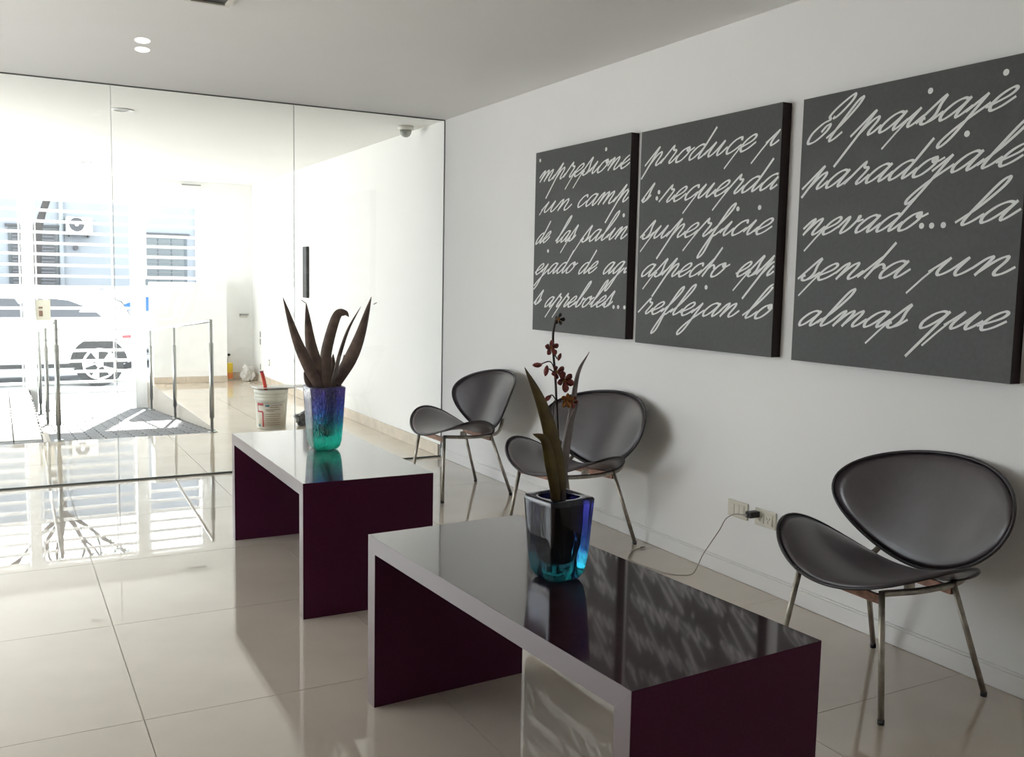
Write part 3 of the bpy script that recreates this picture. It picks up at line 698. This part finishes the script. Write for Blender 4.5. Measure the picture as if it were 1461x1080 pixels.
lump('rubbish_bag', 'dark crumpled plastic bag on the floor right of the bucket', 'bag', (2.33, 8.07, 0), .09, .08, .068, M['darkbag'], 3)
lump('plastic_bag', 'pale crumpled plastic bag on the floor in the far corner, beside the yellow bottle', 'bag', (2.70, 11.80, 0), .085, .09, .11, M['bag'], 9, .45)
t = thing('detergent_bottle', 'yellow bottle with clear neck and dark cap, at the end of the low wall', 'bottle', (2.515, 12.0, 0))
MB().lathe([(.038, 0), (.044, .01), (.044, .19), (.040, .205), (.018, .27), (.014, .30), (.001, .301)], 28).obj('body', M['plastic'], t)
MB().lathe([(.0445, .015), (.0455, .016), (.0455, .09), (.0445, .091)], 28).obj('orange_label', M['orange'], t)
MB().lathe([(.0445, .092), (.0455, .093), (.0455, .205), (.040, .215)], 28).obj('yellow_label', M['yellow'], t)
MB().lathe([(.001, .3015), (.017, .3015), (.017, .325), (.001, .327)], 20).obj('cap', M['black'], t)

# ------------------------------------------------------------------ street: cars, building, tree
def car(name, label, x_rear, y_near, paint, glass, group, scale=1.0, flip=1):
    # side faces -y; rear end at x_rear, front towards -x (flip=1)
    t = thing(name, label, 'car', (x_rear, y_near+.9, -.385), 0, group)
    t.scale = (scale,)*3; t.rotation_euler = (0, 0, 0 if flip > 0 else PI)
    # stations: x, z_bottom, z_belt, z_top, half width base, half width top
    S = [(0, .42, .66, .70, .62, .55), (-.06, .36, .95, 1.0, .78, .62), (-.22, .30, 1.02, 1.30, .85, .62), (-.45, .28, 1.02, 1.40, .88, .64), (-.9, .26, 1.00, 1.45, .89, .66),
         (-1.6, .24, .98, 1.47, .90, .67), (-2.3, .24, .97, 1.44, .90, .66), (-2.75, .24, .97, 1.30, .90, .64), (-3.25, .25, .96, 1.00, .90, .72), (-3.9, .28, .88, .90, .88, .74), (-4.3, .32, .72, .74, .80, .66), (-4.42, .42, .58, .60, .66, .55)]
    rings = []
    for x, zb, zl, zt, wb, wt in S:
        half = [(0, zb), (wb*.9, zb), (wb, zb+(zl-zb)*.25), (wb*1.005, zb+(zl-zb)*.65), (wb*.965, zl), (wt, zl+(zt-zl)*.88), (wt*.8, zt), (0, zt+.02)]
        rings.append([(x, -a, z) for a, z in half]+[(x, a, z) for a, z in half[::-1][1:-1]])
    MB().loft(rings, True, True).obj('body', paint, t)
    def side(poly, name_, m_, off=.006):
        # poly (x, z) on the glasshouse side between belt and roof
        def yv(x, z):
            for a, b in zip(S, S[1:]):
                if b[0] <= x <= a[0]:
                    f = (a[0]-x)/(a[0]-b[0]); zl = a[2]+(b[2]-a[2])*f; zt = a[3]+(b[3]-a[3])*f; wb = (a[4]+(b[4]-a[4])*f)*.965; wt = a[5]+(b[5]-a[5])*f
                    zt2 = zl+(zt-zl)*.88; k = max(0, min(1, (z-zl)/max(.02, zt2-zl))); return wb+(wt-wb)*k
            return .8
        for sgn in (-1, 1):
            n = len(poly); mb = MB()
            mb.add([(x, sgn*(yv(x, z)+off), z) for x, z in poly]+[(x, sgn*(yv(x, z)-.03), z) for x, z in poly], [tuple(range(n)), tuple(range(2*n-1, n-1, -1))]+[(j, j+n, (j+1) % n+n, (j+1) % n) for j in range(n)])
            mb.obj(name_, m_, t)
    side([(-.50, 1.03), (-.62, 1.14), (-.95, 1.27), (-1.22, 1.30), (-1.22, 1.02)], 'side_window', glass)
    side([(-1.28, 1.02), (-1.28, 1.31), (-1.95, 1.32), (-1.95, 1.0)], 'side_window', glass)
    side([(-2.01, 1.0), (-2.01, 1.32), (-2.30, 1.29), (-2.85, 1.02)], 'side_window', glass)
    MB().prism([(-.24, 1.05), (-.06, 1.02), (-.20, 1.26), (-.34, 1.31)], -.64, .64).obj('rear_window', glass, t)
    MB().add([(-2.78, -.58, 1.29), (-2.78, .58, 1.29), (-3.27, .66, 1.005), (-3.27, -.66, 1.005), (-2.80, -.58, 1.31), (-2.80, .58, 1.31), (-3.29, .66, 1.03), (-3.29, -.66, 1.03)], [(0, 1, 2, 3), (4, 7, 6, 5), (0, 4, 5, 1), (1, 5, 6, 2), (2, 6, 7, 3), (3, 7, 4, 0)]).obj('windscreen', glass, t)
    for sgn in (-1, 1):
        for z in (.80, .68): MB().prism([(-.02, z), (-.34, z+.05), (-.30, z+.075), (-.02, z+.075)], sgn*.80, sgn*.855).obj('tail_lamp', M['red'], t)
        MB().prism([(-.8, .285), (-.8, .34), (-3.1, .34), (-3.1, .285)], sgn*.86, sgn*.91).obj('sill', M['tyre'], t)
        for wx in (-.56, -3.42):
            pts = [(wx+.40*math.cos(PI*k/16), .33+.40*math.sin(PI*k/16)) for k in range(17)]
            MB().prism(pts, sgn*.84, sgn*.907).obj('wheel_arch', M['tyre'], t)
            wl = MB().tube([(wx, sgn*.70, .335), (wx, sgn*.915, .335)], .335, 36).obj('wheel', M['tyre'], t)
            MB().tube([(wx, sgn*.915, .335), (wx, sgn*.925, .335)], .235, 30).obj('hub', M['rim'], wl)
            for k in range(5):
                a = k*2*PI/5; mb = MB(); y0, y1 = sgn*.926, sgn*.935
                q = [(wx+r*math.cos(a+d), .335+r*math.sin(a+d)) for r, d in ((.06, -.5), (.21, -.35), (.21, .35), (.06, .5))]
                mb.prism(q, y0, y1).obj('spoke_gap', M['tyre'], wl)
    return t
car('parked_car', 'white parked estate car seen through the gate slats, beyond the handrails', 1.87, 15.28, M['carpaint'], M['carglass'], 'parked cars')
car('parked_car', 'silver car across the street with blue-tinted glass, right of the white car', 1.35, 17.9, M['carpaint2'], M['blueglass'], 'parked cars', 1.0, -1)
car('parked_car', 'pale car across the street, showing at the left edge above the white bonnet', .02, 17.9, M['carpaint'], M['blueglass'], 'parked cars', 1.0)

bld = thing('street_building', 'pale blue-grey rendered building across the street', 'building', (0, 21, -.385))
MB().box(-14, 16, 0, 4, 0, 4.15).obj('wall', M['building'], bld)
MB().box(-14.1, 16.1, -.08, 4.1, 4.15, 4.27).obj('cornice', M['outwall'], bld)
def shut(x0, x1, z0, z1, m=M['shutter']):
    z0 += .385; z1 += .385
    wn = MB().box(x0-.05, x1+.05, -.03, -.001, z0-.05, z1+.05).obj('window', M['shutterglass'], bld)
    n = 3; wd = (x1-x0)/n
    for k in range(n):
        MB().box(x0+k*wd+.015, x0+(k+1)*wd-.015, -.045, -.031, z0+.02, z1-.02).obj('shutter_panel', m, wn)
    k = z0+.06; mb = MB()
    while k < z1-.05: mb.box(x0+.02, x1-.02, -.055, -.0455, k, k+.02); k += .07
    mb.obj('louvre', M['grey2'], wn)['kind'] = 'stuff'
    MB().box(x0-.1, x1+.1, -.09, -.001, z1+.051, z1+.10).obj('lintel', M['shutter'], wn)
shut(.27, 1.05, .10, 2.12)
shut(-1.6, -.7, .10, 2.12)
M['gshut'] = mat('green_grey_shutter', (.085, .10, .10), .5)
shut(2.70, 3.50, .0, 2.05, M['gshut'])
shut(6.0, 6.9, .1, 2.1)
MB().cyl((1.16, -.06, 0), .045, .045, 4.1, 12).obj('drainpipe', M['building'], bld)
MB().cyl((3.78, -.06, 0), .05, .05, 4.1, 12).obj('drainpipe', M['outwall'], bld)
t = thing('air_conditioner', 'white outdoor air conditioner unit on the building wall across the street', 'air conditioner', (1.475, 20.83, 2.05))
MB().box(-.235, .235, -.15, .14, 0, .34).obj('casing', M['bucket'], t, .02)
MB().tube([(-.05, -.151, .19), (-.05, -.158, .19)], .135, 28).obj('fan_grille', M['shutter'], t)
MB().tube([(-.05, -.159, .19), (-.05, -.170, .19)], .035, 16).obj('fan_hub', M['rim'], t)
for x in (-.17, .17): MB().box(x-.015, x+.015, -.14, .168, -.05, -.001).obj('bracket', M['shutter'], t)
tag(MB().tube([(1.41, 20.90, 1.79), (1.41, 20.998, 1.79)], .05, 16).obj('vent_pipe', M['shutter']), 'small dark round vent in the building wall below the air conditioner', 'vent')

tr = thing('street_tree', 'leaning dark tree trunk with bare branches across the street, in front of the shuttered window', 'tree', (.66, 19.5, -.385))
def V3(x, z, y=0): return (x-.64, y, z+.385)
MB().tube(catmull([V3(.64, -.385), V3(.63, .9), V3(.66, 1.7), V3(.70, 2.15), V3(.80, 2.5), V3(.92, 2.85), V3(1.0, 3.3)], 5), [.075]*6+[.07]*6+[.065]*6+[.06]*6+[.055]*5+[.05]*2, 12).obj('trunk', M['bark'], tr)
random.seed(4)
leaves = MB()
def branch(p, d, L_, r, depth):
    pts = [p]; q = p.copy(); dd = d.copy()
    for k in range(4):
        dd = (dd+Vector((random.uniform(-.25, .25), random.uniform(-.25, .25), random.uniform(-.05, .22)))).normalized(); q = q+dd*L_/4; pts.append(q.copy())
    MB().tube(pts, [r, r*.85, r*.7, r*.55, r*.35], 7).obj('branch', M['bark'], tr)
    if depth < 2:
        for k in range(3): branch(pts[random.choice((2, 3, 4))], (dd+Vector((random.uniform(-.9, .9), random.uniform(-.6, .6), random.uniform(-.1, .6)))).normalized(), L_*.65, r*.5, depth+1)
    if depth >= 1:
        for k in range(5):
            c = pts[random.choice((2, 3, 4))]+Vector((random.uniform(-.3, .3), random.uniform(-.3, .3), random.uniform(-.25, .25)))
            a, b = Vector((random.uniform(-1, 1), random.uniform(-1, 1), random.uniform(-1, 1))).normalized(), Vector((random.uniform(-1, 1), random.uniform(-1, 1), random.uniform(-1, 1))).normalized()
            b = (b-a*a.dot(b)).normalized(); leaves.add([c-a*.06, c+b*.025, c+a*.06, c-b*.025], [(0, 1, 2, 3)])
P0 = Vector(V3(.98, 3.25)); 
for d in ((-.5, .1, 1), (.6, -.1, .9), (.1, .3, 1), (.9, .2, .4), (-.9, -.2, .6)): branch(P0, Vector(d).normalized(), 1.1, .05, 0)
leaves.obj('foliage', M['leafgreen'], tr)['kind'] = 'stuff'
